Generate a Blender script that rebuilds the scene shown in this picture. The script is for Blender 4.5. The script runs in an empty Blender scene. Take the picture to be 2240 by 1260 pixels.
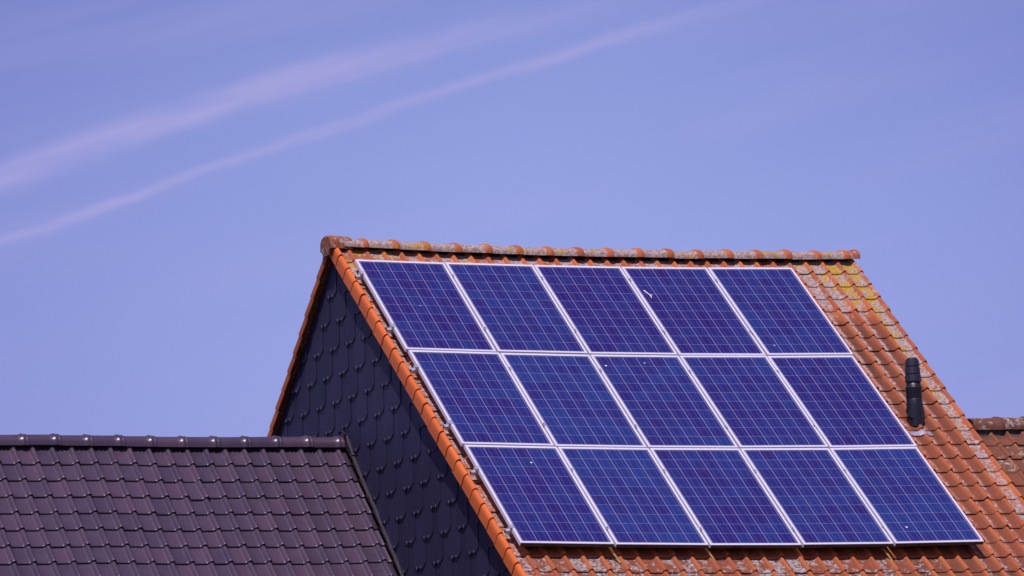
import bpy, math, random
from mathutils import Vector, Matrix
R = math.radians
rng = random.Random(7)
scene = bpy.context.scene
col = scene.collection

# ------------------------------------------------------------------ helpers
def link(o, parent=None):
    col.objects.link(o)
    if parent is not None:
        o.parent = parent
    return o

def tag(o, label=None, cat=None, group=None, kind=None):
    if label: o['label'] = label
    if cat: o['category'] = cat
    if group: o['group'] = group
    if kind: o['kind'] = kind
    return o

def empty(name, loc=(0, 0, 0)):
    o = bpy.data.objects.new(name, None)
    o.empty_display_size = 0.2
    o.location = loc
    return link(o)

def copy_tree(o, parent=None):
    c = o.copy()
    link(c, parent)
    for ch in list(o.children):
        copy_tree(ch, c)
    return c

class MB:
    """collects vertices / faces, per-vertex RGBA wear values and a material slot per face"""
    def __init__(s):
        s.v = []; s.f = []; s.c = []; s.m = []; s.sm = []
    def vert(s, p, c=(0.5, 0, 0, 0)):
        s.v.append(tuple(p)); s.c.append(c)
        return len(s.v) - 1
    def face(s, idx, m=0, smooth=False):
        s.f.append(tuple(idx)); s.m.append(m); s.sm.append(smooth)
    def grid(s, rows, m=0, smooth=True, flip=False):
        for a, b in zip(rows[:-1], rows[1:]):
            for i in range(len(a) - 1):
                q = (a[i], a[i + 1], b[i + 1], b[i])
                s.face(q[::-1] if flip else q, m, smooth)
    def box(s, x0, x1, y0, y1, z0, z1, m=0, c=(0.5, 0, 0, 0), xf=None):
        P = [(x0, y0, z0), (x1, y0, z0), (x1, y1, z0), (x0, y1, z0), (x0, y0, z1), (x1, y0, z1), (x1, y1, z1), (x0, y1, z1)]
        if xf: P = [xf(*p) for p in P]
        i = [s.vert(p, c) for p in P]
        for q in ((0, 3, 2, 1), (4, 5, 6, 7), (0, 1, 5, 4), (1, 2, 6, 5), (2, 3, 7, 6), (3, 0, 4, 7)):
            s.face([i[k] for k in q], m)
    def prism(s, poly, off, m=0, c=(0.5, 0, 0, 0)):
        """poly: list of Vector (ccw seen from +off side); extruded by -off"""
        n = len(poly)
        a = [s.vert(p, c) for p in poly]
        b = [s.vert(Vector(p) - Vector(off), c) for p in poly]
        s.face(a, m); s.face(b[::-1], m)
        for k in range(n):
            j = (k + 1) % n
            s.face((a[j], a[k], b[k], b[j]), m)
    def lathe(s, prof, n=28, m=0, origin=(0, 0, 0), smooth=True, c=(0.5, 0, 0, 0)):
        rows = []
        for r, z in prof:
            row = [s.vert((origin[0] + r * math.cos(2 * math.pi * k / n), origin[1] + r * math.sin(2 * math.pi * k / n), origin[2] + z), c) for k in range(n)]
            row.append(row[0]); rows.append(row)
        s.grid(rows, m, smooth)
    def tube(s, pts, r, n=8, m=0):
        rows = []
        for i, p in enumerate(pts):
            p = Vector(p)
            d = (Vector(pts[min(i + 1, len(pts) - 1)]) - Vector(pts[max(i - 1, 0)])).normalized()
            a = d.orthogonal().normalized(); b = d.cross(a)
            row = [s.vert(p + r * (a * math.cos(2 * math.pi * k / n) + b * math.sin(2 * math.pi * k / n))) for k in range(n)]
            row.append(row[0]); rows.append(row)
        s.grid(rows, m, True)
        s.face(rows[0][:-1][::-1], m); s.face(rows[-1][:-1], m)
    def build(s, name, mats, parent=None, bevel=0):
        me = bpy.data.meshes.new(name)
        me.from_pydata(s.v, [], s.f)
        if not isinstance(mats, (list, tuple)): mats = [mats]
        for mt in mats: me.materials.append(mt)
        me.polygons.foreach_set('material_index', s.m)
        me.polygons.foreach_set('use_smooth', s.sm)
        at = me.color_attributes.new('wear', 'FLOAT_COLOR', 'POINT')
        at.data.foreach_set('color', [x for c in s.c for x in c])
        ad = me.attributes.new('dirt', 'FLOAT', 'POINT')
        ad.data.foreach_set('value', [c[3] for c in s.c])
        me.update()
        o = link(bpy.data.objects.new(name, me), parent)
        if bevel:
            b = o.modifiers.new('bevel', 'BEVEL'); b.width = bevel; b.segments = 2; b.limit_method = 'ANGLE'
        return o

# ------------------------------------------------------------------ node helpers
class NT:
    def __init__(s, tree):
        s.t = tree; s.t.nodes.clear()
    def n(s, typ, **kw):
        nd = s.t.nodes.new(typ)
        for k, v in kw.items():
            if k.startswith('i_'):
                key = k[2:]
                key = int(key) if key.isdigit() else key.replace('_', ' ')
                s.put(nd.inputs[key], v)
            else:
                setattr(nd, k, v)
        return nd
    def put(s, sock, v):
        if isinstance(v, bpy.types.NodeSocket): s.t.links.new(v, sock)
        else: sock.default_value = v
    def math(s, op, a, b=0.0, c=None, clamp=False):
        nd = s.t.nodes.new('ShaderNodeMath'); nd.operation = op; nd.use_clamp = clamp
        s.put(nd.inputs[0], a); s.put(nd.inputs[1], b)
        if c is not None: s.put(nd.inputs[2], c)
        return nd.outputs[0]
    def mix(s, fac, a, b, mode='MIX'):
        nd = s.t.nodes.new('ShaderNodeMix'); nd.data_type = 'RGBA'; nd.blend_type = mode
        s.put(nd.inputs[0], fac)
        for k, v in ((6, a), (7, b)):
            if isinstance(v, tuple) and len(v) == 3: v = (*v, 1)
            s.put(nd.inputs[k], v)
        return nd.outputs[2]
    def noise(s, vec, scale, detail=4, rough=0.55, dist=0.0):
        nd = s.n('ShaderNodeTexNoise', i_Scale=scale, i_Detail=detail, i_Roughness=rough, i_Distortion=dist)
        if vec is not None: s.put(nd.inputs['Vector'], vec)
        return nd.outputs['Fac']
    def step(s, x, lo, hi):
        nd = s.t.nodes.new('ShaderNodeMapRange'); nd.interpolation_type = 'SMOOTHSTEP'
        s.put(nd.inputs[0], x); s.put(nd.inputs[1], lo); s.put(nd.inputs[2], hi)
        return nd.outputs[0]

def material(name):
    m = bpy.data.materials.new(name); m.use_nodes = True
    nt = NT(m.node_tree)
    out = nt.n('ShaderNodeOutputMaterial')
    bs = nt.n('ShaderNodeBsdfPrincipled')
    nt.t.links.new(bs.outputs[0], out.inputs[0])
    return m, nt, bs

def wear(nt):
    at = nt.n('ShaderNodeAttribute', attribute_name='wear')
    sp = nt.n('ShaderNodeSeparateColor'); nt.t.links.new(at.outputs['Color'], sp.inputs[0])
    return sp.outputs[0], sp.outputs[1], sp.outputs[2], nt.n('ShaderNodeAttribute', attribute_name='dirt').outputs['Fac']

def obj_vec(nt):
    return nt.n('ShaderNodeTexCoord').outputs['Object']

def bump(nt, bs, h, strength=0.3, dist=0.01):
    b = nt.n('ShaderNodeBump', i_Strength=strength, i_Distance=dist)
    nt.put(b.inputs['Height'], h)
    nt.t.links.new(b.outputs[0], bs.inputs['Normal'])

def terracotta(name, light, mid, dark, grey=(0.42, 0.385, 0.385), grime=(0.088, 0.029, 0.017), rough=0.75):
    m, nt, bs = material(name)
    vec = obj_vec(nt)
    rnd, lich, yel, dirt = wear(nt)
    n1 = nt.noise(vec, 7, 5, 0.6)
    n2 = nt.noise(vec, 45, 6, 0.7)
    fine = nt.noise(vec, 140, 3, 0.6)
    t = nt.math('ADD', nt.math('MULTIPLY', n1, 0.6), nt.math('MULTIPLY', rnd, 0.6))
    c = nt.mix(nt.step(t, 0.35, 0.85), mid, light)
    c = nt.mix(nt.math('MULTIPLY', nt.step(n2, 0.45, 0.75), 0.45), c, dark)
    # grime in the pans
    g = nt.math('MULTIPLY', nt.step(nt.math('ADD', nt.math('MULTIPLY', n1, 0.6), nt.math('MULTIPLY', n2, 0.4)), 0.18, 0.50), dirt, clamp=True)
    c = nt.mix(g, c, grime)
    # grey crusty lichen
    l1 = nt.noise(vec, 17, 7, 0.72, 0.4)
    th = nt.math('MULTIPLY_ADD', lich, -0.42, 0.74)
    lf = nt.step(l1, nt.math('SUBTRACT', th, 0.035), nt.math('ADD', th, 0.045))
    sp = nt.step(nt.noise(vec, 34, 5, 0.78), 0.40, 0.58)
    sp2 = nt.step(nt.noise(vec, 26, 5, 0.75, 0.5), 0.42, 0.58)
    lcol = nt.mix(sp, (0.19, 0.125, 0.080), grey)
    lcol = nt.mix(nt.math('MULTIPLY', nt.step(fine, 0.5, 0.7), 0.45), lcol, tuple(min(1, x * 1.45) for x in grey))
    c = nt.mix(nt.math('MULTIPLY', lf, nt.math('MULTIPLY_ADD', sp2, 0.34, 0.66)), c, lcol)
    # yellow lichen rosettes
    y1 = nt.noise(vec, 8.5, 6, 0.66, 0.5)
    ty = nt.math('MULTIPLY_ADD', yel, -0.44, 0.76)
    yf = nt.step(y1, nt.math('SUBTRACT', ty, 0.02), nt.math('ADD', ty, 0.05))
    ycol = nt.mix(nt.step(n2, 0.35, 0.65), (0.36, 0.17, 0.006), (0.50, 0.33, 0.014))
    c = nt.mix(nt.math('MULTIPLY', yf, nt.math('MULTIPLY_ADD', nt.step(fine, 0.34, 0.50), 0.6, 0.4)), c, ycol)
    nt.put(bs.inputs['Base Color'], c)
    bs.inputs['Roughness'].default_value = rough
    bs.inputs['Specular IOR Level'].default_value = 0.35
    hgt = nt.math('ADD', nt.math('MULTIPLY', n2, 0.5), nt.math('ADD', nt.math('MULTIPLY', lf, 0.35), nt.math('MULTIPLY', fine, 0.25)))
    bump(nt, bs, hgt, 0.35, 0.006)
    return m

M = {}
M['tile'] = terracotta('weathered_terracotta', (0.51, 0.142, 0.042), (0.38, 0.095, 0.031), (0.20, 0.055, 0.027))
M['verge'] = terracotta('fresh_terracotta', (0.69, 0.155, 0.030), (0.62, 0.132, 0.026), (0.50, 0.105, 0.024), rough=0.55)
M['old_tile'] = terracotta('old_brown_terracotta', (0.38, 0.115, 0.042), (0.25, 0.075, 0.032), (0.12, 0.042, 0.024), grey=(0.42, 0.38, 0.33), grime=(0.050, 0.026, 0.020))

def mat_purple():
    m, nt, bs = material('aubergine_engobe')
    vec = obj_vec(nt)
    rnd, a, b, d = wear(nt)
    n1 = nt.noise(vec, 5, 4, 0.6)
    n2 = nt.noise(vec, 60, 5, 0.65)
    c = nt.mix(rnd, (0.052, 0.036, 0.060), (0.080, 0.048, 0.074))
    c = nt.mix(nt.math('MULTIPLY', nt.step(n1, 0.4, 0.7), 0.35), c, (0.088, 0.060, 0.088))
    c = nt.mix(nt.math('MULTIPLY', nt.step(n2, 0.55, 0.75), 0.25), c, (0.11, 0.085, 0.10))
    nt.put(bs.inputs['Base Color'], c)
    nt.put(bs.inputs['Roughness'], nt.math('MULTIPLY_ADD', n2, 0.14, 0.24))
    bs.inputs['Specular IOR Level'].default_value = 0.5
    bump(nt, bs, n2, 0.08, 0.004)
    return m
M['purple'] = mat_purple()

def mat_slate():
    m, nt, bs = material('anthracite_slate')
    vec = obj_vec(nt)
    rnd, a, b, d = wear(nt)
    n1 = nt.noise(vec, 3, 4, 0.6)
    mp = nt.n('ShaderNodeMapping'); nt.put(mp.inputs['Vector'], vec); mp.inputs['Scale'].default_value = (1, 55, 2.5)
    st = nt.noise(mp.outputs[0], 1.0, 5, 0.6)
    c = nt.mix(rnd, (0.0185, 0.0165, 0.0460), (0.0285, 0.0250, 0.0640))
    c = nt.mix(nt.math('MULTIPLY', nt.step(n1, 0.45, 0.7), 0.35), c, (0.026, 0.024, 0.052))
    c = nt.mix(nt.math('MULTIPLY', nt.step(st, 0.55, 0.72), 0.30), c, (0.038, 0.035, 0.070))
    nt.put(bs.inputs['Base Color'], c)
    nt.put(bs.inputs['Roughness'], nt.math('MULTIPLY_ADD', st, 0.2, 0.45))
    bs.inputs['Specular IOR Level'].default_value = 0.3
    bump(nt, bs, st, 0.1, 0.003)
    return m
M['slate'] = mat_slate()

def plain(name, c, rough=0.6, metal=0.0, noise=0.2, scale=20, spec=0.5):
    m, nt, bs = material(name)
    n = nt.noise(obj_vec(nt), scale, 5, 0.6)
    nt.put(bs.inputs['Base Color'], nt.mix(nt.step(n, 0.3, 0.7), tuple(x * (1 - noise) for x in c), tuple(min(1, x * (1 + noise)) for x in c)))
    bs.inputs['Roughness'].default_value = rough
    bs.inputs['Metallic'].default_value = metal
    bs.inputs['Specular IOR Level'].default_value = spec
    return m
M['alu'] = plain('anodised_aluminium', (0.62, 0.60, 0.67), 0.5, 0.0, 0.06, 30, 0.3)
M['rail'] = plain('mill_aluminium', (0.62, 0.60, 0.66), 0.38, 0.6, 0.10, 40)
M['hook'] = plain('stainless_hook', (0.45, 0.33, 0.12), 0.4, 0.3, 0.2, 40)
M['tick'] = plain('slate_hook_steel', (0.28, 0.26, 0.32), 0.4, 0.5, 0.2, 40)
M['pipe'] = plain('black_plastic', (0.0125, 0.011, 0.019), 0.42, 0, 0.25, 25)
M['cowl'] = plain('sun_bleached_plastic', (0.022, 0.019, 0.032), 0.45, 0, 0.2, 25)
M['lead'] = plain('lead_sheet', (0.33, 0.30, 0.36), 0.55, 0.2, 0.15, 15)
M['flash'] = plain('dark_lead_flashing', (0.032, 0.025, 0.036), 0.5, 0.1, 0.25, 12)
M['felt'] = plain('black_felt', (0.010, 0.008, 0.010), 0.9, 0, 0.2, 12)
M['brick'] = plain('brown_brick', (0.22, 0.11, 0.08), 0.85, 0, 0.3, 9)
M['mortar'] = plain('ridge_mortar', (0.055, 0.040, 0.036), 0.9, 0, 0.7, 14)
M['grime'] = plain('shade_grime', (0.07, 0.045, 0.035), 0.9, 0, 0.9, 90)  # dark tone for the panels' lower edges, painted shade plus dirt specks
M['dropping'] = plain('white_dropping', (0.80, 0.79, 0.82), 0.7, 0, 0.1, 60)

PW, PH = 0.9985, 1.7035          # panel outer size
FR, FS, FB = 0.034, 0.0255, 0.026                       # visible frame width
def mat_cells():
    m, nt, bs = material('polycrystalline_cells')
    tc = nt.n('ShaderNodeTexCoord'); vec = tc.outputs['Object']
    oi = nt.n('ShaderNodeObjectInfo').outputs['Random']
    sx = nt.n('ShaderNodeSeparateXYZ'); nt.put(sx.inputs[0], vec)
    mx, my = FS + 0.014, FR + 0.008
    cw = (PW - 2 * mx) / 6; ch = (PH - 2 * my) / 10
    ux = nt.math('DIVIDE', nt.math('SUBTRACT', sx.outputs[0], mx), cw)
    uy = nt.math('DIVIDE', nt.math('SUBTRACT', nt.math('MULTIPLY', sx.outputs[1], -1.0), my), ch)
    fx = nt.math('FRACT', ux); fy = nt.math('FRACT', uy)
    cx = nt.math('FLOOR', ux); cy = nt.math('FLOOR', uy)
    cv = nt.n('ShaderNodeCombineXYZ'); nt.put(cv.inputs[0], cx); nt.put(cv.inputs[1], cy); nt.put(cv.inputs[2], nt.math('MULTIPLY', oi, 91.7))
    wn = nt.n('ShaderNodeTexWhiteNoise'); wn.noise_dimensions = '3D'; nt.put(wn.inputs['Vector'], cv.outputs[0])
    cell = wn.outputs['Value']
    # crystal flakes
    off = nt.n('ShaderNodeVectorMath', operation='ADD'); nt.put(off.inputs[0], vec)
    sc = nt.n('ShaderNodeVectorMath', operation='SCALE'); nt.put(sc.inputs[0], cv.outputs[0]); sc.inputs['Scale'].default_value = 3.77
    nt.put(off.inputs[1], sc.outputs[0])
    vo = nt.n('ShaderNodeTexVoronoi', i_Scale=55.0, i_Randomness=1.0); nt.put(vo.inputs['Vector'], off.outputs[0])
    sv = nt.n('ShaderNodeSeparateColor'); nt.put(sv.inputs[0], vo.outputs['Color'])
    big = nt.noise(vec, 1.6, 3, 0.5)
    t = nt.math('ADD', nt.math('MULTIPLY', cell, 0.40), nt.math('MULTIPLY', sv.outputs[0], 0.26))
    t = nt.math('ADD', t, nt.math('ADD', nt.math('MULTIPLY_ADD', big, 0.6, -0.25), nt.math('MULTIPLY_ADD', oi, 0.36, -0.10)))
    c = nt.mix(nt.step(t, 0.05, 0.95), (0.022, 0.014, 0.122), (0.019, 0.038, 0.172))
    wn2 = nt.n('ShaderNodeTexWhiteNoise'); wn2.noise_dimensions = '4D'; nt.put(wn2.inputs['Vector'], cv.outputs[0]); wn2.inputs['W'].default_value = 3.3
    c = nt.mix(nt.math('MULTIPLY', nt.step(wn2.outputs['Value'], 0.6, 1.0), 0.35), c, (0.026, 0.010, 0.100))
    # lines: bright gaps between strings, fainter gaps between rows, faint busbars
    def line(f, pos, hw):
        d = nt.math('ABSOLUTE', nt.math('SUBTRACT', f, pos))
        return nt.math('SUBTRACT', 1.0, nt.step(d, hw * 0.6, hw * 1.4))
    gx = nt.math('MAXIMUM', line(fx, 0.0, 0.015), line(fx, 1.0, 0.015))
    gy = nt.math('MAXIMUM', line(fy, 0.0, 0.016), line(fy, 1.0, 0.016))
    bb = nt.math('MAXIMUM', line(fx, 0.27, 0.013), line(fx, 0.73, 0.013))
    inx = nt.math('MULTIPLY', nt.math('GREATER_THAN', ux, -0.03), nt.math('LESS_THAN', ux, 6.03))
    iny = nt.math('MULTIPLY', nt.math('GREATER_THAN', uy, -0.03), nt.math('LESS_THAN', uy, 10.03))
    c = nt.mix(nt.math('MULTIPLY', bb, 0.24), c, (0.34, 0.31, 0.52))
    c = nt.mix(nt.math('MULTIPLY', gy, 0.36), c, (0.42, 0.40, 0.60))
    c = nt.mix(nt.math('MULTIPLY', gx, 0.66), c, (0.50, 0.47, 0.66))
    c = nt.mix(nt.math('MULTIPLY', inx, iny), (0.016, 0.014, 0.10), c)
    # light dust film
    dust = nt.step(nt.noise(vec, 9, 6, 0.65), 0.5, 0.8)
    c = nt.mix(nt.math('MULTIPLY', dust, 0.05), c, (0.30, 0.28, 0.34))
    nt.put(bs.inputs['Base Color'], c)
    nt.put(bs.inputs['Roughness'], nt.math('MULTIPLY_ADD', dust, 0.08, 0.16))
    bs.inputs['IOR'].default_value = 1.32
    return m
M['cells'] = mat_cells()

# ------------------------------------------------------------------ frame of reference
Z0 = 11.317                     # height of the panel array's upper left corner
TH = R(41.5); CT, ST = math.cos(TH), math.sin(TH)
THR = R(42.2); CR, SR = math.cos(THR), math.sin(THR)
YC = 0.47                       # ridge line
HP = -0.165                     # pan level of the tiles below the panel plane (middle of the house)

def sag(x):
    return 0.062 * ((3.2 - x) / 3.3) ** 2 if x < 3.2 else 0.030 * min(1.4, ((x - 3.2) / 2.7) ** 2)

def front(u, v, h):
    k = 1.0 - 0.5 * max(0.0, min(1.0, (v + 0.6) / 5.6))
    return Vector((u, -v * CT - h * ST, Z0 - v * ST + h * CT + sag(u) * k))

ZR = Z0 + YC * math.tan(TH)     # panel-plane apex height
def rear(u, v, h):              # v measured down the rear slope from the apex of the panel plane
    k = 1.0 - 0.5 * max(0.0, min(1.0, v / 5.6))
    return Vector((u, YC + v * CR + h * SR, ZR - v * SR + h * CR + sag(u) * k))

# tile profiles: (s, height)
PROF_A = [(0.0, 0.003), (0.04, 0.001), (0.18, -0.001), (0.36, -0.002), (0.52, -0.001), (0.62, 0.001), (0.665, 0.006), (0.70, 0.016), (0.74, 0.028), (0.785, 0.036), (0.83, 0.039), (0.875, 0.037), (0.915, 0.030), (0.95, 0.019), (0.98, 0.007), (1.0, 0.001)]
PROF_B = [(0.0, 0.004), (0.04, 0.0), (0.30, 0.0), (0.58, 0.0), (0.655, 0.003), (0.70, 0.014), (0.745, 0.027), (0.80, 0.036), (0.85, 0.039), (0.90, 0.036), (0.945, 0.026), (0.985, 0.010), (1.02, 0.000)]

def tile_field(mb, F, u_left, ncol, tw, v_first, nrow, th, prof, h0, lift=0.022, thick=0.013, wearf=None, jit=1.0, head=0.05, v_min=None, u_min=None, u_max=None, nib=False, odd=None, skip=None):
    for r in range(nrow):
        for k in range(ncol):
            if skip and skip(r, k): continue
            ul = u_left + k * tw
            du = rng.gauss(0, 0.0018) * jit; dv = rng.gauss(0, 0.0035) * jit; dh = rng.gauss(0, 0.0018) * jit
            rot = rng.gauss(0, 0.008) * jit; tl = rng.gauss(0, 0.0015) * jit
            if odd and odd == (r, k): dv += 0.028; dh += 0.006; rot += 0.05
            rnd = rng.random()
            vn = v_first + r * th + dv
            v0 = vn - th - head
            if v_min is not None: v0 = max(v0, v_min)
            L = vn - v0
            ss = [(s, p) for s, p in prof]
            rows = []
            def pt(s, p, t, extra=0.0, back=0.0):
                u = ul + du + s * tw + rot * (t - 0.5) * L
                v = v0 + t * L - back
                if u_min is not None: u = max(u, u_min)
                if u_max is not None: u = min(u, u_max)
                hh = h0 + dh + p * (1 - 0.10 * (1 - t)) + lift * (t * L / (th + head) + 1 - L / (th + head)) + tl * (s - 0.5) + extra
                return F(u, v, hh), (wearf(u, v, s, r, k, rnd) if wearf else (rnd, 0, 0, 0))
            for t in (0.0, 0.35, 0.7, 0.91):
                rows.append([mb.vert(*pt(s, p, t)) for s, p in ss])
            rows.append([mb.vert(*pt(s, p, 0.97, -0.0008)) for s, p in ss])
            rows.append([mb.vert(*pt(s, p, 0.99, -0.0030)) for s, p in ss])
            rows.append([mb.vert(*pt(s, p, 1.0, -0.0065)) for s, p in ss])
            mb.grid(rows, 0, True, flip=True)
            # nose and underside
            a = [mb.vert(*pt(s, p, 1.0, -0.0065)) for s, p in ss]
            b = [mb.vert(*pt(s, p, 1.0, -thick)) for s, p in ss]
            c = [mb.vert(*pt(s, p, 1.0, -thick, 0.09)) for s, p in ss]
            mb.grid([a, b], 0, False, flip=True)
            mb.grid([b, c], 0, False, flip=True)
            # right hand edge of the roll
            e1 = [rw[-1] for rw in rows]
            e2 = [mb.vert(*pt(ss[-1][0], ss[-1][1], t, -thick)) for t in (0.0, 0.35, 0.7, 0.91, 0.97, 0.99, 1.0)]
            mb.grid([e1, e2], 0, False)
            if nib:
                for s in (0.26, 0.46):
                    t0 = (head + 0.018) / (th + head)
                    P = [pt(s - 0.025, 0, t0, 0.0), pt(s + 0.025, 0, t0, 0.0), pt(s + 0.025, 0, t0 + 0.07, 0.0), pt(s - 0.025, 0, t0 + 0.07, 0.0)]
                    Q = [pt(s - 0.016, 0, t0 + 0.012, 0.006), pt(s + 0.016, 0, t0 + 0.012, 0.006), pt(s + 0.016, 0, t0 + 0.05, 0.006), pt(s - 0.016, 0, t0 + 0.05, 0.006)]
                    i = [mb.vert(*p) for p in P]; j = [mb.vert(*p) for p in Q]
                    mb.face((j[3], j[2], j[1], j[0]), 0, True)
                    for q in range(4):
                        w = (q + 1) % 4
                        mb.face((i[w], i[q], j[q], j[w]), 0, True)

def ridge_tile(name, parent, mat, x0, x1, r, P, wv=0.5, lich=0.6, yel=0.3, dirt=0.1, collar=0.016, depth=0.085, n=20, collar_at='right', dz=0.0, bead=False):
    """half-round cap along X; P(x, y, z) maps into the world; a raised collar at one end"""
    mb = MB()
    L = x1 - x0
    if collar_at == 'right' and not bead:
        st = [(0.0, 0.0), (0.3, 0.001), (0.62, 0.002), (0.76, 0.003), (0.795, collar * 0.75), (0.825, collar), (0.86, collar * 0.92), (0.885, collar * 0.45), (0.91, collar * 0.35), (0.93, collar * 0.62), (0.96, collar * 0.62), (1.0, collar * 0.2)]
    elif bead:
        st = [(0.0, 0.0), (0.3, 0.001), (0.62, 0.002), (0.76, 0.004), (0.80, collar * 0.7), (0.845, collar), (0.90, collar), (0.945, collar * 0.9), (0.975, collar * 0.6), (1.0, collar * 0.1)]
    elif collar_at == 'none':
        st = [(0.0, 0.0), (0.5, 0.001), (1.0, 0.002)]
    else:
        st = [(0.0, collar), (0.12, collar), (0.25, collar * 0.9), (0.35, 0.003), (0.7, 0.001), (1.0, 0.0)]
    def ring(t, e, inner=0.0):
        out = []
        rr = r + e - inner
        for k in range(n + 1):
            a = math.pi * (k / n)
            y = -math.cos(a) * rr; z = math.sin(a) ** 0.85 * (depth + e - inner)
            out.append((x0 + t * L, y, z + dz))
        lo0 = (x0 + t * L, -rr, dz - 0.018); lo1 = (x0 + t * L, rr, dz - 0.018)
        return [lo0] + out + [lo1]
    rnd = rng.random()
    W = (rnd, lich, yel, dirt)
    def wcol(p, e):
        g = lich * (0.30 if e > collar * 0.5 else 1.0)
        return (rnd, g * (0.75 + 0.4 * min(1, abs(p[1]) / r)), yel, dirt)
    rows = [[mb.vert(P(*p), wcol(p, e)) for p in ring(t, e)] for t, e in st]
    mb.grid(rows, 0, True, flip=True)
    for (t, e), fl in ((st[0], False), (st[-1], True)):
        o_ = [mb.vert(P(*p), W) for p in ring(t, e)]
        i_ = [mb.vert(P(*p), W) for p in ring(t, e, 0.014)]
        mb.grid([o_, i_], 0, False, flip=fl)
    inn = [[mb.vert(P(*p), W) for p in ring(t, e, 0.014)] for t, e in (st[0], st[-1])]
    mb.grid(inn, 0, True)
    return mb.build(name, mat, parent)

# ------------------------------------------------------------------ the main house
house = empty('house', (0, 0, 0))
tag(house, 'tall house with orange clay tiled roof and black slate-hung gable, solar panels on its slope', 'house')

XS = -0.085                    # outer face of the left verge tiles
XG = -0.006                     # face of the gable cladding
TW, CO = 0.1965, 0.2526        # tile cover width, course
U_RIGHT = 5.98

def sstep(a, b, x):
    t = max(0.0, min(1.0, (x - a) / (b - a)))
    return t * t * (3 - 2 * t)

def wear_front(u, v, s, r, k, rnd):
    pan = 1.0 - sstep(0.64, 0.74, s)
    cl = k                                        # column from left
    fromright = 30 - k
    g = 0.12; y = 0.0; d = 0.15
    top = 1 - sstep(-0.20, 0.05, v)
    # below the ridge
    g = max(g, top * (0.62 + 0.30 * (rnd - 0.5)))
    y = max(y, top * (0.28 + 0.25 * (1 - sstep(0.3, 1.2, u)) + 0.25 * sstep(4.6, 5.4, u)))
    # left strip beside the verge
    lf = 1 - sstep(0.02, 0.22, u)
    g = max(g, lf * 0.62); y = max(y, lf * (0.40 if v < 0.6 else 0.24))
    # right hand strip
    rt = sstep(4.95, 5.2, u)
    up = 1 - sstep(0.35, 1.0, v)
    g = max(g, rt * up * 0.85); y = max(y, rt * up * (0.30 + 0.38 * sstep(5.2, 5.8, u)))
    edge = 1.0 if fromright == 0 else 0.0
    if fromright == 0:
        g = max(g, 0.84 - 0.20 * sstep(0.8, 3.0, v)); y = max(y, (0.60 - 0.26 * sstep(1.5, 3.2, v)) * (1 - sstep(0.25, 0.6, s) * 0.6))
    if rt > 0 and fromright > 0:
        strip = 1 - sstep(0.16, 0.34, s)
        g = max(g, strip * (0.80 - 0.25 * sstep(1.8, 3.0, v)) * sstep(0.3, 0.6, v))
        d = max(d, (1.0 - 0.15 * sstep(2.6, 3.6, v)) * sstep(0.45, 1.0, v) * sstep(0.10, 0.30, s) * (0.72 + 0.28 * rnd))
    # band below the array
    lo = 1.0 if r >= 22 else 0.0
    g = max(g, lo * (0.55 - 0.36 * sstep(3.6, 5.0, u)) * (0.75 + 0.5 * rnd)); y = max(y, lo * 0.22)
    d = max(d, lo * (0.55 + 0.35 * rnd))
    keep = 0.30 if v > 0.35 else 0.42
    if fromright == 0 and v < 0.4: keep = 0.6
    g *= pan + (1 - pan) * keep; y *= pan + (1 - pan) * 0.5; d *= pan + 0.22 * (1 - pan)
    return (rnd, g, y, d)

NR = 28
VF = -0.129 - 0.0              # nose of the first visible course
roofmb = MB()
ul0 = U_RIGHT - 0.83 * TW - 30 * TW
def skip_front(r, k):
    return False
tile_field(roofmb, front, ul0, 31, TW, VF, NR, CO, PROF_A, HP, wearf=wear_front, v_min=-0.56, u_min=-0.055, u_max=None)
roof = roofmb.build('roof', M['tile'], house)

rearmb = MB()
tile_field(rearmb, rear, ul0, 31, TW, 0.44, NR - 1, CO, PROF_A, HP, wearf=lambda u, v, s, r, k, q: (q, 0.4, 0.2, 0.3), v_min=0.08, u_min=-0.055)
rear_roof = rearmb.build('rear_roof', M['tile'], house)

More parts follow.
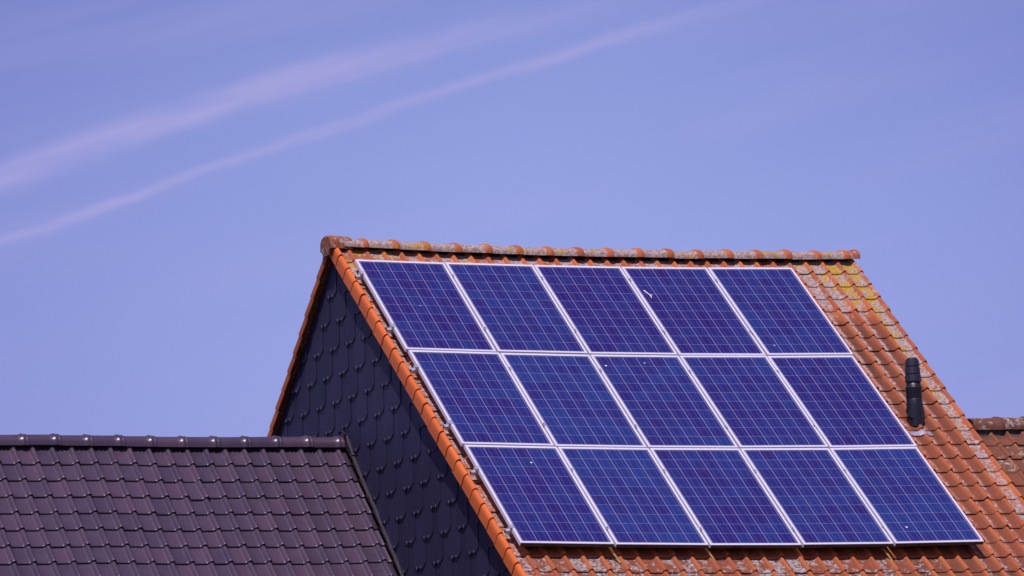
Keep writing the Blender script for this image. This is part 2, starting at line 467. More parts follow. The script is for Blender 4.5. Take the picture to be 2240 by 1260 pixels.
# verge tiles down both rakes: flat flange, rounded shoulder, hanging skirt
VP = [(0.068, -0.006), (0.065, 0.004), (0.058, 0.020), (0.050, 0.031), (0.042, 0.036), (0.033, 0.037), (0.024, 0.035), (0.015, 0.029), (0.008, 0.020), (0.003, 0.009), (0.0, -0.004), (0.0, -0.050), (0.0, -0.100), (0.0, -0.112)]
def verge_tile(F, vn, v0, parent, sk, front_side):
    mb = MB(); rnd = rng.random(); dh = rng.gauss(0, 0.0015); du = rng.gauss(0, 0.002)
    L = vn - v0
    def pt(i, t, inner=0.0):
        du_, hh = VP[i]
        if not front_side and hh < 0 and i > 3: hh *= 0.62
        u = XS + du + sk * vn + du_
        if inner:
            if du_ < 0.012: u += inner
            hh -= inner if du_ >= 0.006 else 0
        lift = 0.020 * t
        wd = (-0.010 if front_side else -0.004) * t                     # nose stands a little proud
        w = sstep(0.044, 0.060, du_)
        return F(u + wd, v0 + t * L, HP + 0.012 + dh + hh + lift), (rnd, w * 0.66, w * 0.30, 0.0 if front_side else 0.12)
    ts = (0.0, 0.4, 0.8, 0.97, 1.0)
    rows = [[mb.vert(*pt(i, t)) for i in range(len(VP))] for t in ts]
    mb.grid(rows, 0, True, flip=not front_side)
    a = [mb.vert(*pt(i, 1.0)) for i in range(len(VP))]; b = [mb.vert(*pt(i, 1.0, 0.013)) for i in range(len(VP))]
    mb.grid([a, b], 0, False, flip=not front_side)
    inn = [[mb.vert(*pt(i, t, 0.013)) for i in range(len(VP))] for t in (0.0, 1.0)]
    mb.grid(inn, 0, True, flip=front_side)
    n = len(VP) - 1
    bo = [[mb.vert(*pt(n, t, q)) for t in (0.0, 1.0)] for q in (0.0, 0.013)]
    mb.grid(bo, 0, False)
    return mb.build('verge_tile', M['verge'] if front_side else M['tile'], parent)
for r in range(NR - 1):
    vn = 0.065 + (r - 1) * 0.2515
    verge_tile(front, vn, max(vn - CO - 0.035, -0.47), roof, -0.004, True)
for r in range(NR - 2):
    vn = 0.62 + (r - 1) * CO
    verge_tile(rear, vn, max(vn - CO - 0.035, 0.14), rear_roof, -0.002, False)

# ridge caps
def ridge_P(x, y, z):
    return Vector((x, YC + y, Z0 + 0.172 + z + sag(x)))
for i in range(17):
    xb = 0.300 + 0.352 * i
    xa = max(0.02, xb - 0.352 - 0.05)
    e = rng.random()
    ridge_tile('ridge_tile', roof, M['tile'], xa, xb, 0.165, ridge_P, lich=(0.80 + 0.2 * e) if i else 0.62, yel=0.25 + 0.27 * rng.random(), dirt=0.1, dz=rng.gauss(0, 0.003), depth=0.084, collar=0.019, bead=True)
ridge_tile('ridge_tile', roof, M['tile'], 5.88, 6.045, 0.165, ridge_P, lich=0.5, yel=0.15, depth=0.088, bead=True)

# left end cap: a wider cap closed by a rounded apron over the gable apex
mb = MB()
def apron(a, x, sc=1.0):
    return ridge_P(x, -math.cos(a) * 0.160 * sc, math.sin(a) ** 0.85 * 0.104 * sc + 0.010)
n = 20
xs_ = [(-0.128, 0.84), (-0.123, 0.93), (-0.110, 0.985), (-0.06, 1.0), (0.03, 0.98), (0.12, 0.95)]
W = (0.30, 0.50, 0.20, 0.45)
rows = [[mb.vert(apron(math.pi * k / n, x, sc), W) for k in range(n + 1)] for x, sc in xs_]
mb.grid(rows, 0, True, flip=True)
# the apron plate hangs straight down from the arch, narrowing below
arch = [apron(math.pi * k / n, -0.128, 0.84) for k in range(n + 1)]
midp = [Vector((-0.126, YC + (p.y - YC) * 0.88, min(p.z, Z0 + 0.130 + sag(-.12)))) for p in arch]
low = [Vector((-0.122, YC + (p.y - YC) * 0.60, Z0 + 0.072 + sag(-.12))) for p in arch]
A = [mb.vert(p, W) for p in arch]; A1 = [mb.vert(p, W) for p in midp]; B = [mb.vert(p, W) for p in low]
mb.grid([A, A1, B], 0, False)
B2 = [mb.vert(p + Vector((0.022, 0, 0)), W) for p in low]; B1 = [mb.vert(p, W) for p in low]
mb.grid([B1, B2], 0, False)
M2 = [mb.vert(p + Vector((0.022, 0, 0)), W) for p in midp]
A2 = [mb.vert(p + Vector((0.022, 0, 0)), W) for p in arch]
mb.grid([B2, M2, A2], 0, False)
for k in (0, n):
    q = [mb.vert(p, W) for p in (arch[k], midp[k], low[k], low[k] + Vector((0.022, 0, 0)), midp[k] + Vector((0.022, 0, 0)), arch[k] + Vector((0.022, 0, 0)))]
    mb.face((q[0], q[1], q[4], q[5])); mb.face((q[1], q[2], q[3], q[4]))
# side cheeks from the plate back over the two slopes
for sd in (0, n):
    q = [rows[j][sd] for j in range(len(xs_))]
    w = [mb.vert(Vector((p.x, p.y, p.z - 0.05)), W) for p in [Vector(mb.v[i]) for i in q]]
    mb.grid([q, w], 0, False, flip=(sd == 0))
endcap = mb.build('ridge_end_cap', M['tile'], roof)

# dark mortar / felt bed under the ridge caps
mb = MB()
mb.prism([Vector((0.0, YC - 0.110, Z0 + 0.06)), Vector((0.0, YC + 0.110, Z0 + 0.06)), Vector((0.0, YC + 0.05, Z0 + 0.205)), Vector((0.0, YC - 0.05, Z0 + 0.205))][::-1], (-6.0, 0, 0))
mb.build('ridge_bed', M['felt'], house)

# gable cladding: hooked fibre slates hung with open joints, clipped to the rakes
def rake_front(z):   # y of the front rake (underside of verge) for a height z
    return (Z0 + 0.05 - z) / math.tan(TH)
mb = MB()
ZT = Z0 + 0.20
def clip(poly, a, b, c):
    out = []
    for i in range(len(poly)):
        p, q = poly[i], poly[(i + 1) % len(poly)]
        dp = a * p[0] + b * p[1] - c; dq = a * q[0] + b * q[1] - c
        if dp <= 0: out.append(p)
        if (dp < 0 < dq) or (dq < 0 < dp):
            t = dp / (dp - dq); out.append((p[0] + t * (q[0] - p[0]), p[1] + t * (q[1] - p[1])))
    return out
tF, tR = math.tan(TH), math.tan(THR)
zap = Z0 + YC * tF + (HP - 0.012) / CT
def clip_gable(poly):
    # under front slope: z <= zap + (y-YC)*tF ; under rear slope: z <= zap-(y-YC)*tR
    poly = clip(poly, -tF, 1, zap - YC * tF + 0.012)
    if poly: poly = clip(poly, tR, 1, zap + YC * tR + 0.012)
    return poly
SW, SP, RP = 0.300, 0.445, 0.2795
def slate_outline(yc, zb, hgt=0.58):
    # seen from -X the front (-Y) is to the right: right bottom corner rounded, left one chamfered
    w = SW / 2
    pts = [(yc + w, zb + hgt), (yc + w, zb + 0.045), (yc + w - 0.004, zb + 0.038), (yc + w - 0.044, zb + 0.003), (yc + w - 0.052, zb),
           (yc - w + 0.052, zb), (yc - w + 0.044, zb + 0.003), (yc - w + 0.004, zb + 0.040), (yc - w, zb + 0.050), (yc - w, zb + hgt)]
    return pts
row0 = Z0 - 1.112
for k in range(-6, 16):
    zb = row0 - k * RP
    ph = -0.03 + (0.2225 if k % 2 else 0.0)
    for j in range(-14, 15):
        yc = ph + j * SP + rng.gauss(0, 0.003)
        zz = zb + rng.gauss(0, 0.003)
        pl = clip_gable(slate_outline(yc, zz))
        if len(pl) < 3: continue
        rnd = rng.random()
        n0 = len(mb.v)
        zlo = min(p[1] for p in pl)
        til = rng.gauss(0, 0.0003)
        P = [Vector((XG - 0.012 + 0.0135 * (p[1] - zb) / 0.58 + til - 0.005 * max(0.0, 1 - (p[1] - zb) / 0.060), p[0], p[1])) for p in pl]
        mb.prism(P, (-0.004, 0, 0), 0, (rnd, 0, 0, 0))
        if zlo < zb + 0.02:
            for s in (-0.062, 0.045):
                y_ = yc - s
                if not clip_gable([(y_ - .01, zb), (y_ + .01, zb), (y_ + .01, zb + 0.05), (y_ - .01, zb + 0.05)]): continue
                mb.box(XG - 0.0205, XG - 0.0155, y_ - 0.002, y_ + 0.002, zz - 0.008, zz + 0.024, 1)
clad = mb.build('gable_cladding', [M['slate'], M['tick']], house)
# backing board
mb = MB()
bk = clip_gable([(-5.2, Z0 - 5.0), (6.0, Z0 - 5.0), (6.0, Z0 + 1.0), (-5.2, Z0 + 1.0)])
mb.prism([Vector((XG + 0.012, p[0], p[1])) for p in bk], (-0.02, 0, 0))
mb.build('backing_board', M['slate'], house)

# body of the house (walls down to the ground, with a prism under the roof)
mb = MB()
zE = Z0 - 6.3 * ST
yF = -6.1 * CT; yB = YC + 6.3 * CR
sec = [(yF, 0.0), (yB, 0.0), (yB, ZR - (yB - YC) * tR - 0.32), (YC, ZR - 0.32), (yF, Z0 - (-yF / CT) * ST - 0.32)]
mb.prism([Vector((0.012, y, z)) for y, z in sec][::-1], (-5.92, 0, 0))
mb.build('wall', M['brick'], house)
mb = MB()
mb.box(0.06, 5.95, -6.66 * CT - 0.14, -6.66 * CT - 0.02, front(3, 6.7, -0.30).z, front(3, 6.7, -0.30).z + 0.10)
mb.build('gutter', M['flash'], house, bevel=0.02)

# ------------------------------------------------------------------ solar panels
def panel_lift(x): return 0.025 * ((x - 2.53) / 2.53) ** 2
def make_panel():
    root = empty('solar_panel')
    mb = MB(); T = 0.040
    # frame: four mitred bars round the laminate, lip above the glass
    o = [(0, 0), (PW, 0), (PW, -PH), (0, -PH)]; i = [(FS, -FR), (PW - FS, -FR), (PW - FS, -PH + FB), (FS, -PH + FB)]
    ch = 0.002
    oc = [(ch, -ch), (PW - ch, -ch), (PW - ch, -PH + ch), (ch, -PH + ch)]
    ov = [mb.vert((*p, -T)) for p in o]; ou = [mb.vert((*p, -ch)) for p in o]; oc = [mb.vert((*p, 0)) for p in oc]
    iu = [mb.vert((*p, 0)) for p in i]; il = [mb.vert((*p, -0.006)) for p in i]; ib = [mb.vert((*p, -T)) for p in i]
    for k in range(4):
        j = (k + 1) % 4
        mb.face((ov[k], ou[k], ou[j], ov[j])); mb.face((ou[k], oc[k], oc[j], ou[j])); mb.face((oc[k], iu[k], iu[j], oc[j]))
        mb.face((iu[k], il[k], il[j], iu[j])); mb.face((ib[k], ov[k], ov[j], ib[j]))
    # groove along the outer sides
    fr = mb.build('frame', M['alu'], root)
    mb = MB()
    g = [mb.vert((*p, -0.0055)) for p in i]; mb.face(g[::-1])
    b = [mb.vert((*p, -0.012)) for p in i]; mb.face(b)
    mb.build('cells', M['cells'], root)
    return root
proto = make_panel()
rown = ['top', 'middle', 'bottom']
coln = ['far left', 'second from left', 'central', 'second from right', 'far right']
note = {(0, 0): 'beside the ridge corner', (0, 1): 'under the ridge', (0, 2): 'under the ridge', (0, 3): 'with a white bird dropping smear', (0, 4): 'just below the yellow lichen',
        (1, 0): 'along the orange verge', (1, 1): 'in the grid', (1, 2): 'with two tiny white specks', (1, 3): 'in the grid', (1, 4): 'left of the black vent pipe',
        (2, 0): 'above the lower verge', (2, 1): 'above a brass-coloured roof hook', (2, 2): 'at the lower edge', (2, 3): 'at the lower edge', (2, 4): 'with a tiny pale speck near its foot'}
panels = {}
first = True
for r in range(3):
    for c in range(5):
        o = proto if first else copy_tree(proto)
        first = False
        u, v = c * 1.012 + 0.006, r * 1.7239 + 0.002
        z0_, z1_ = panel_lift(u), panel_lift(u + PW)
        ax = Vector((PW, 0, z1_ - z0_)).normalized()
        dn = Vector((0, -CT, -ST))
        nz = ax.cross(-dn).normalized()
        ay = nz.cross(ax)
        p = Vector((u, -v * CT, Z0 - v * ST + z0_)) + nz * rng.gauss(0, 0.0012)
        mat = Matrix((ax, ay, nz)).transposed().to_4x4(); mat.translation = p
        # each laminate sits a hair differently in its clamps
        mat = mat @ Matrix.Rotation(rng.gauss(0, 0.0012), 4, 'X') @ Matrix.Rotation(rng.gauss(0, 0.0012), 4, 'Y')
        o.matrix_world = mat
        nm = '%s row, %s white-framed solar panel, %s' % (rown[r], coln[c], note[(r, c)])
        tag(o, nm, 'solar panel', 'solar panels in the roof array')
        panels[(r, c)] = o

# dark specked strips: shade and grime both painted on the bottom row's lower faces
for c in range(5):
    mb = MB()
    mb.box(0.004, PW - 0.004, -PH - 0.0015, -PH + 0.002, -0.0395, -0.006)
    mb.build('edge_shade_grime', M['grime'], panels[(2, c)])

# droppings and specks lie on single panels
def blob(panel, pts, wid, name='bird_dropping'):
    mb = MB()
    n = len(pts)
    up = [];  lo = []
    for k, (x, y) in enumerate(pts):
        d = Vector(pts[min(k + 1, n - 1)]) - Vector(pts[max(k - 1, 0)]); d.normalize(); nn = Vector((-d.y, d.x))
        w = wid[k]
        up.append((x + nn.x * w, y + nn.y * w)); lo.append((x - nn.x * w, y - nn.y * w))
    ring = up + lo[::-1]
    mb.prism([Vector((x, y, -0.0040)) for x, y in ring][::-1], (0, 0, 0.0012))
    if Vector(mb.v[0]).z < -1: pass
    mb.build(name, M['dropping'], panel)
blob(panels[(0, 3)], [(0.083, -0.455), (0.097, -0.491), (0.112, -0.526), (0.122, -0.552)], [0.006, 0.0065, 0.005, 0.008])
blob(panels[(0, 3)], [(0.113, -0.545), (0.124, -0.548), (0.146, -0.549)], [0.007, 0.008, 0.003])
blob(panels[(0, 3)], [(0.122, -0.550), (0.119, -0.580), (0.115, -0.610)], [0.007, 0.005, 0.002])
def speck(panel, x, y, s):
    blob(panel, [(x - s, y - s * .4), (x, y), (x + s, y - s * .3)], [s * .25, s, s * .3])
speck(panels[(1, 2)], 0.10, -0.20, 0.011); speck(panels[(1, 2)], 0.56, -0.14, 0.008)
speck(panels[(2, 0)], 0.62, -0.29, 0.011); speck(panels[(2, 4)], 0.25, -1.42, 0.012)
speck(panels[(0, 0)], 0.44, -0.86, 0.006); speck(panels[(0, 4)], 0.15, -1.52, 0.008)

# ------------------------------------------------------------------ mounting rails with end and mid clamps
def PP(u, v, h):            # point on the panel plane (stiff, only the slight bow of the rails)
    return Vector((u, -v * CT - h * ST, Z0 - v * ST + h * CT + panel_lift(u)))
vr = [0.262, 1.272, 2.025, 3.050, 3.862, 4.878]
rl = ['upper rail of the top panel row', 'lower rail of the top panel row', 'upper rail of the middle panel row',
      'lower rail of the middle panel row', 'upper rail of the bottom panel row', 'lowest rail, under the bottom panel row']
for k, v in enumerate(vr):
    root = empty('mounting_rail', PP(0, v, -0.06))
    inv = root.location
    tag(root, 'silver mounting rail end with clamp, ' + rl[k], 'mounting rail', 'rails under the solar panels')
    mb = MB()
    def seg(u0, u1, v0, v1, h0, h1, m=0):
        mb.box(u0, u1, v0, v1, h0, h1, m, xf=lambda a, b, c: PP(a, b, c) - inv)
    us = [-0.062] + [0.6 * q for q in range(9)] + [5.04]
    for a, b in zip(us[:-1], us[1:]):
        seg(a + 0.0005, b - 0.0005 + 0.0005, v - 0.020, v + 0.020, -0.080, -0.0405)
    rail_o = mb.build('rail', M['rail'], root)
    # hollow rail mouth: two lips and a dark slot
    mb = MB()
    seg(-0.0640, -0.0625, v - 0.013, v + 0.013, -0.073, -0.048)
    mb.build('rail_slot', M['felt'], root)
    mb = MB()
    seg(-0.030, -0.003, v - 0.030, v + 0.030, -0.0405, -0.012)
    seg(-0.030, 0.012, v - 0.030, v + 0.030, 0.0005, 0.005)
    seg(-0.012, -0.003, v - 0.030, v + 0.030, -0.012, 0.0005)
    mb.build('end_clamp', M['rail'], root)
    mb = MB()
    seg(-0.026, -0.014, v - 0.007, v + 0.007, -0.012, 0.0005)
    mb.build('bolt', M['rail'], root)
    for c in range(1, 5):
        mb = MB()
        uc = c * 1.012 - 0.0007 + 0.006 - 0.0065
        seg(uc - 0.016, uc + 0.016, v - 0.024, v + 0.024, 0.0022, 0.0052)
        seg(uc - 0.003, uc + 0.003, v - 0.024, v + 0.024, -0.0400, 0.0022)
        seg(uc - 0.006, uc + 0.006, v - 0.006, v + 0.006, 0.0052, 0.0092, 1)
        mb.build('mid_clamp', [M['rail'], M['felt']], root)

# brass-coloured hooks reaching from below the array over the tiles
hl = ['leftmost of the three under the bottom panel edge', 'under the middle of the bottom panel edge', 'rightmost, below the last two panels']
for k, (u, dv) in enumerate([(1.01, 0.02), (2.05, 0.0), (4.00, 0.0)]):
    root_p = PP(u, 5.05, -0.09)
    mb = MB()
    pts = [(u - 0.06, 5.0, -0.070), (u - 0.03, 5.13 + dv, -0.085), (u, 5.20 + dv, -0.105), (u + 0.02, 5.27 + dv, -0.128)]
    w = 0.010
    rows = []
    for (a, b, h) in pts:
        rows.append([mb.vert(PP(a - w, b, h) - root_p), mb.vert(PP(a + w, b, h) - root_p), mb.vert(PP(a + w, b, h - 0.006) - root_p), mb.vert(PP(a - w, b, h - 0.006) - root_p)])
    for r0, r1 in zip(rows[:-1], rows[1:]):
        for q in range(4):
            mb.face((r0[q], r1[q], r1[(q + 1) % 4], r0[(q + 1) % 4]))
    mb.face(rows[0]); mb.face(rows[-1][::-1])
    o = mb.build('roof_hook', M['hook'])
    o.location = root_p
    tag(o, 'thin brass-coloured roof hook in the shade, ' + hl[k], 'roof hook', 'roof hooks below the array')

# ------------------------------------------------------------------ vent pipe
PB = Vector((5.382, -1.977, Z0 - 1.816))
vp = empty('vent_pipe', PB)
tag(vp, 'black plastic roof vent pipe with ringed cowl, right of the solar panels', 'vent pipe')
mb = MB()
DZ = -0.116
mb.lathe([(0.080, -0.15), (0.083, 0.10 + DZ), (0.083, 0.360 + DZ), (0.087, 0.368 + DZ), (0.087, 0.382 + DZ), (0.075, 0.384 + DZ), (0.075, 0.45 + DZ)], 32)
mb.build('pipe', M['pipe'], vp)
mb = MB()
prof = [(0.062, 0.420 + DZ), (0.0865, 0.437 + DZ)]
zz = 0.437; r0 = 0.0865
for q, (za, ra) in enumerate([(0.511, 0.0815), (0.590, 0.0760), (0.668, 0.0690)]):
    prof += [(r0, zz + DZ), (ra, za - 0.005 + DZ), (ra - 0.010, za + DZ), (ra - 0.010, za + 0.007 + DZ)]
    zz = za + 0.008; r0 = ra + 0.0002
prof += [(0.056, 0.680 + DZ), (0.040, 0.688 + DZ), (0.0001, 0.690 + DZ)]
mb.lathe(prof, 32, smooth=False)
mb.build('cowl', M['cowl'], vp)
mb = MB()
rows = []
nn = 32
for q, (rr, hh, pl) in enumerate([(0.0836, 0.135, 0.0), (0.0858, 0.130, 0.0), (0.0862, 0.060, 0.0), (0.0905, 0.030, 0.35), (0.102, 0.000, 1.0)]):
    row = []
    for k in range(nn):
        a = 2 * math.pi * k / nn
        x = rr * math.cos(a); y = rr * math.sin(a)
        row.append(mb.vert((x, y * (1 - 0.2 * pl), hh + y * (1 - 0.2 * pl) * tF * pl - 0.010 * pl)))
    row.append(row[0]); rows.append(row)
mb.grid(rows, 0, True)
mb.build('collar', M['pipe'], vp)
# lead apron below the pipe tile
mb = MB()
rows = []
for v in (2.915, 2.94, 2.965, 2.985, 3.005):
    row = []
    for k in range(13):
        u = 5.13 + 0.36 * k / 12
        s = ((u - ul0) / TW) % 1.0
        ph = 0.0
        for (s0, p0), (s1, p1) in zip(PROF_A[:-1], PROF_A[1:]):
            if s0 <= s <= s1: ph = p0 + (p1 - p0) * (s - s0) / (s1 - s0)
        row.append(mb.vert(front(u, v, HP + ph * 0.8 + 0.010 + 0.022 * (v - 2.852) / 0.3026 + rng.gauss(0, 0.0008)) - PB))
    rows.append(row)
mb.grid(rows, 0, True, flip=True)
lead = mb.build('lead_apron', M['lead'], vp)
sm = lead.modifiers.new('thick', 'SOLIDIFY'); sm.thickness = 0.004; sm.offset = 1

# ------------------------------------------------------------------ left neighbour: aubergine tiled roof against the gable
nb = empty('neighbour_house', (-4.0, 0.44, 0))
tag(nb, 'lower house with glossy dark purple tiled roof and matching ridge, abutting the slate gable', 'house')
NBL = Vector(nb.location)
PY, PZ = 0.44, Z0 - 1.857
PTH = R(49.76); PC, PS = math.cos(PTH), math.sin(PTH)
def pf(u, v, h):
    und = 0.006 * math.sin(u * 1.7 + 1.0) + 0.004 * math.sin(u * 4.1 + v)
    return Vector((u, PY - v * PC - h * PS, PZ - v * PS + h * PC + und)) - NBL
def pr(u, v, h):
    return Vector((u, PY + v * PC + h * PS, PZ - v * PS + h * PC)) - NBL
PTW, PCO = 0.2085, 0.2440
pu = -0.135 - 0.85 * PTW - 43 * PTW
PV = 0.338
mb = MB()
tile_field(mb, pf, pu, 45, PTW, PV, 15, PCO, PROF_B, 0.0, lift=0.026, thick=0.014, jit=0.55, v_min=0.05, u_max=-0.052, nib=True, odd=(2, 35))
proof = mb.build('roof', M['purple'], nb)
mb = MB()
tile_field(mb, pr, pu, 45, PTW, PV, 15, PCO, PROF_B, 0.0, lift=0.026, thick=0.014, jit=0.55, v_min=0.05, u_max=-0.052)
mb.build('rear_roof', M['purple'], nb)
def pridge(x, y, z):
    return Vector((x, PY + y, PZ - 0.020 + z + 0.006 * math.sin(x * 1.7 + 1.0))) - NBL
for i in range(27):
    xb = -0.062 - i * 0.3445
    ridge_tile('ridge_tile', proof, M['purple'], xb - 0.3445 - 0.03, xb, 0.112, pridge, collar=0.015, depth=0.100, dz=rng.gauss(0, 0.002), lich=0, yel=0, dirt=0)
mb = MB()
mb.prism([Vector((-9.3, -0.085, PZ - 0.13)), Vector((-9.3, 0.085, PZ - 0.13)), Vector((-9.3, 0.03, PZ + 0.03)), Vector((-9.3, -0.03, PZ + 0.03))][::-1], (-9.24, 0, 0))
for k in range(len(mb.v)):
    mb.v[k] = (mb.v[k][0] - NBL.x, mb.v[k][1], mb.v[k][2])
mb.build('ridge_bed', M['felt'], nb)
# stepped flashing pieces against the slates
mb = MB()
segs = [(-0.02, 0.235, 0.110)] + [(0.235 + 0.62 * k, 0.235 + 0.62 * (k + 1), 0.085) for k in range(6)]
for k, (va, vb, hh) in enumerate(segs):
    e = 0.003 * (k % 2)
    P = [pf(-0.048 - e, va, -0.02), pf(-0.048 - e, vb + 0.03, -0.02), pf(-0.048 - e, vb + 0.03, hh - 0.012), pf(-0.048 - e, va, hh)]
    mb.prism(P, (-0.036, 0, 0))
    Q = [pf(-0.060, va, 0.022 + e), pf(-0.060, vb + 0.02, 0.024 + e), pf(0.010, vb + 0.02, 0.026 + e), pf(0.010, va, 0.024 + e)]
P = [pr(-0.048, -0.02, -0.02), pr(-0.048, 3.5, -0.02), pr(-0.048, 3.5, 0.08), pr(-0.048, -0.02, 0.10)]
mb.prism(P[::-1], (-0.036, 0, 0))
mb.build('flashing', M['flash'], nb)
mb = MB()
pts = [(x - 4.0, y, z) for x, y, z in []]
c0 = pf(-0.075, -0.07, 0.085)
mb.tube([c0 + Vector((0.012, 0.06, 0.01)), c0 + Vector((0.014, 0.02, 0.035)), c0 + Vector((0.014, -0.04, 0.020)), c0 + Vector((0.012, -0.10, -0.03))], 0.012)
mb.build('sealing_strip', M['felt'], nb)
mb = MB()
yF2 = -3.55 * PC; zE2 = PZ - 3.55 * PS - 0.12
sec = [(yF2, 0.0), (-yF2, 0.0), (-yF2, zE2), (0, PZ - 0.16), (yF2, zE2)]
mb.prism([Vector((-9.3 - NBL.x, y, z)) for y, z in sec][::-1], (-9.24, 0, 0))
mb.build('wall', M['brick'], nb)

# ------------------------------------------------------------------ right annex: weathered brown roof in the same slope
ax = empty('annex_house', (9.0, -2.0, 0))
tag(ax, 'low annex with old dark brown tiled roof and mossy ridge beside the right gable', 'house')
AXL = Vector(ax.location)
AV = 2.645                     # its ridge on the shared slope
def af(u, v, h):
    und = 0.010 * math.sin(u * 2.3) + 0.006 * math.sin(u * 5.1 + v * 2)
    return Vector((u, -v * CT - h * ST, Z0 - v * ST + h * CT + 0.012 + und)) - AXL
YA = -AV * CT; ZA = Z0 - AV * ST
def ar(u, v, h):
    return Vector((u, YA + v * CR + h * SR, ZA - v * SR + h * CR)) - AXL
ATW = 0.188
mb = MB()
tile_field(mb, af, 6.03, 24, ATW, 3.165, 15, CO, PROF_A, HP - 0.012, jit=1.8, wearf=lambda u, v, s, r, k, q: (q * q, 0.12 + 0.42 * q * q, 0.10 * q, (0.8 if v < 3.0 else 0.25 + 0.45 * q) * (1 - 0.5 * sstep(0.6, 0.8, s))), v_min=AV + 0.02)
aroof = mb.build('roof', M['old_tile'], ax)
mb = MB()
tile_field(mb, ar, 6.03, 24, ATW, 0.40, 8, CO, PROF_A, HP, jit=1.8, wearf=lambda u, v, s, r, k, q: (q, 0.3, 0.1, 0.7), v_min=0.02)
mb.build('rear_roof', M['old_tile'], ax)
def aridge(x, y, z):
    return Vector((x, YA + y, ZA - 0.245 + z + 0.010 * math.sin(x * 2.3))) - AXL
for i in range(13):
    xa = 6.02 + i * 0.335
    ridge_tile('ridge_tile', aroof, M['old_tile'], xa - 0.03, xa + 0.335, 0.145, aridge, lich=0.22 + 0.36 * rng.random(), yel=0.15, dirt=0.6, collar=0.020, bead=True, depth=0.120, dz=rng.gauss(0, 0.008))
mb = MB()
sec = [(YA - 0.128, ZA - 0.37), (YA + 0.128, ZA - 0.37), (YA + 0.115, ZA - 0.20), (YA + 0.06, ZA - 0.150), (YA - 0.06, ZA - 0.150), (YA - 0.115, ZA - 0.20)]
mb.prism([Vector((5.995 - AXL.x, y - AXL.y, z)) for y, z in sec][::-1], (-4.5, 0, 0))
mb.build('ridge_bed', M['mortar'], ax)
mb = MB()
yb = YA + 1.9 * CR; zb = ZA - 1.9 * SR - 0.35; yf = -6.0 * CT; zf = Z0 - 6.0 * ST - 0.35
sec = [(yf, 0), (yb, 0), (yb, zb), (YA, ZA - 0.36), (yf, zf)]
mb.prism([Vector((5.99 - AXL.x, y - AXL.y, z)) for y, z in sec][::-1], (-4.5, 0, 0))
mb.build('wall', M['brick'], ax)

# ------------------------------------------------------------------ ground
def mat_ground():
    m, nt, bs = material('grass_ground')
    v = obj_vec(nt)
    c = nt.mix(nt.step(nt.noise(v, 0.4, 8, 0.6), 0.35, 0.65), (0.05, 0.075, 0.028), (0.085, 0.095, 0.045))
    nt.put(bs.inputs['Base Color'], c); bs.inputs['Roughness'].default_value = 0.95
    return m
mb = MB()
i = [mb.vert(p) for p in ((-3000, -3000, 0), (3000, -3000, 0), (3000, 3000, 0), (-3000, 3000, 0))]
mb.face(i)
tag(mb.build('ground', mat_ground()), kind='structure')

# ------------------------------------------------------------------ sun and sky
S = Vector((-0.31, -0.488, 1.0)).normalized()       # towards the sun
sun = bpy.data.lights.new('sun', 'SUN')
sun.energy = 4.0; sun.angle = R(0.5); sun.color = (1.0, 0.895, 0.93)
so = link(bpy.data.objects.new('sun', sun))
so.rotation_euler = S.to_track_quat('Z', 'Y').to_euler()
so.location = (-20, -30, 40)

w = bpy.data.worlds.new('World'); scene.world = w; w.use_nodes = True
nt = NT(w.node_tree)
out = nt.n('ShaderNodeOutputWorld'); bg = nt.n('ShaderNodeBackground')
nt.t.links.new(bg.outputs[0], out.inputs[0])
sky = nt.n('ShaderNodeTexSky'); sky.sky_type = 'NISHITA'; sky.sun_disc = False
sky.sun_elevation = math.asin(S.z); sky.sun_rotation = math.atan2(S.x, S.y)
sky.altitude = 0; sky.air_density = 1.0; sky.dust_density = 0.35; sky.ozone_density = 2.0
SKYK = (0.675, 0.520, 0.955)  # sky tint, lowered so the painted vignette leaves the corners darker
cc = nt.mix(1.0, sky.outputs[0], (*SKYK, 1), 'MULTIPLY')
d = nt.n('ShaderNodeTexCoord').outputs['Generated']
nv = nt.n('ShaderNodeVectorMath', operation='NORMALIZE'); nt.put(nv.inputs[0], d)
sx = nt.n('ShaderNodeSeparateXYZ'); nt.put(sx.inputs[0], nv.outputs[0])
az = nt.math('SUBTRACT', nt.math('ARCTAN2', sx.outputs[0], sx.outputs[1]), 0.42)
el = nt.math('ARCSINE', sx.outputs[2])
cv = nt.n('ShaderNodeCombineXYZ'); nt.put(cv.inputs[0], az); nt.put(cv.inputs[1], el)
wob = nt.noise(cv.outputs[0], 70, 5, 0.6)
wob2 = nt.noise(cv.outputs[0], 22, 3, 0.5)
fv = nt.n('ShaderNodeCombineXYZ'); nt.put(fv.inputs[0], nt.math('MULTIPLY', az, 38.0)); nt.put(fv.inputs[1], nt.math('MULTIPLY', nt.math('SUBTRACT', el, nt.math('MULTIPLY', az, 0.24)), 420.0))
fib = nt.noise(fv.outputs[0], 1.0, 5, 0.6, 0.4)
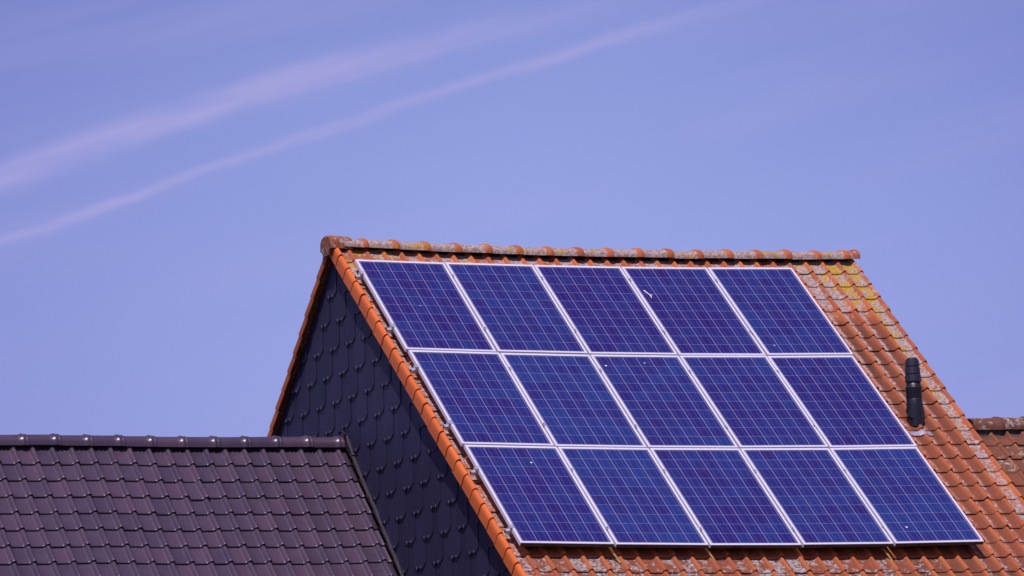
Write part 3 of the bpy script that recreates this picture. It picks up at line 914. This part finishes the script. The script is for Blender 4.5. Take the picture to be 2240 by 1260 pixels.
def streak(c2, c1, c0, w0, w1, lo, hi, amp, wa=0.0):
    mid = nt.math('ADD', nt.math('MULTIPLY', nt.math('MULTIPLY', az, az), c2), nt.math('MULTIPLY_ADD', az, c1, c0))
    dd = nt.math('SUBTRACT', el, mid)
    dd = nt.math('ADD', dd, nt.math('MULTIPLY', nt.math('SUBTRACT', wob, 0.5), 0.0026))
    dd = nt.math('ADD', dd, nt.math('MULTIPLY', nt.math('SUBTRACT', wob2, 0.5), 0.0022))
    ww = nt.math('MAXIMUM', nt.math('ADD', nt.math('MULTIPLY_ADD', wob2, w1, w0), nt.math('MULTIPLY', az, wa)), 0.0004)
    q = nt.math('DIVIDE', dd, ww)
    core = nt.math('POWER', 2.718, nt.math('MULTIPLY', nt.math('POWER', nt.math('ABSOLUTE', q), 2.6), -0.9))
    fade = nt.math('MULTIPLY', nt.step(az, -0.35, -0.06), nt.math('SUBTRACT', 1.0, nt.step(az, lo, hi)))
    core = nt.math('MULTIPLY', core, nt.math('MULTIPLY_ADD', nt.step(fib, 0.32, 0.68), 0.55, 0.60))
    return nt.math('MULTIPLY', nt.math('MULTIPLY', core, fade), amp)
C1 = (-0.98, 0.163, 0.1943); C2 = (-0.38, 0.2530, 0.1868)
s1 = streak(*C1, 0.0010, 0.0030, -0.03, 0.045, 0.78)
s2 = streak(*C2, -0.0001, 0.0024, 0.01, 0.070, 0.58, 0.008)
# broad thin veil drawn out along the same direction
ac = nt.math('SUBTRACT', el, nt.math('MULTIPLY', az, 0.20))
vv = nt.n('ShaderNodeCombineXYZ'); nt.put(vv.inputs[0], nt.math('MULTIPLY', az, 7.0)); nt.put(vv.inputs[1], nt.math('MULTIPLY', ac, 75.0))
veil = nt.math('MULTIPLY', nt.step(nt.noise(vv.outputs[0], 1.0, 5, 0.55, 0.3), 0.42, 0.75), 0.22)
# lens vignette painted into the sky: a brighter bell around the view centre
def bell(x, c, sg):
    q = nt.math('DIVIDE', nt.math('SUBTRACT', x, c), sg)
    return nt.math('POWER', 2.718, nt.math('MULTIPLY', nt.math('MULTIPLY', q, q), -0.5))
vignette = nt.math('MULTIPLY', bell(az, 0.008, 0.072), bell(el, 0.158, 0.046))
vignette = nt.math('MULTIPLY', vignette, nt.math('MULTIPLY_ADD', nt.noise(cv.outputs[0], 14, 3, 0.5), 0.4, 0.8))
cc = nt.mix(vignette, cc, nt.mix(1.0, cc, (0.95, 1.28, 1.55), 'ADD'))
cl = nt.math('ADD', nt.math('MAXIMUM', s1, s2), veil, clamp=True)
cc = nt.mix(cl, cc, (4.0, 3.8, 7.4))
nt.put(bg.inputs[0], cc)
bg.inputs[1].default_value = 0.1

# ------------------------------------------------------------------ camera
cam = bpy.data.cameras.new('camera')
cam.sensor_width = 36; cam.sensor_fit = 'HORIZONTAL'; cam.lens = 13000 / 2240 * 36
cam.clip_start = 1; cam.clip_end = 8000
cam.dof.use_dof = True; cam.dof.focus_distance = 59.5; cam.dof.aperture_fstop = 3.2
co = link(bpy.data.objects.new('camera', cam))
rt = Vector((0.9140654, -0.4024695, -0.0500264)); dnv = Vector((0.0155455, 0.1580276, -0.9873123)); fw = Vector((0.4052687, 0.9016904, 0.1507041))
mw = Matrix((rt, -dnv, -fw)).transposed().to_4x4(); mw.translation = Vector((-23.421149, -56.042736, -9.617056 + Z0))
co.matrix_world = mw
scene.camera = co

vs = scene.view_settings
scene.display_settings.display_device = 'sRGB'
vs.view_transform = 'Standard'; vs.look = 'None'; vs.exposure = 0.0; vs.gamma = 1.0
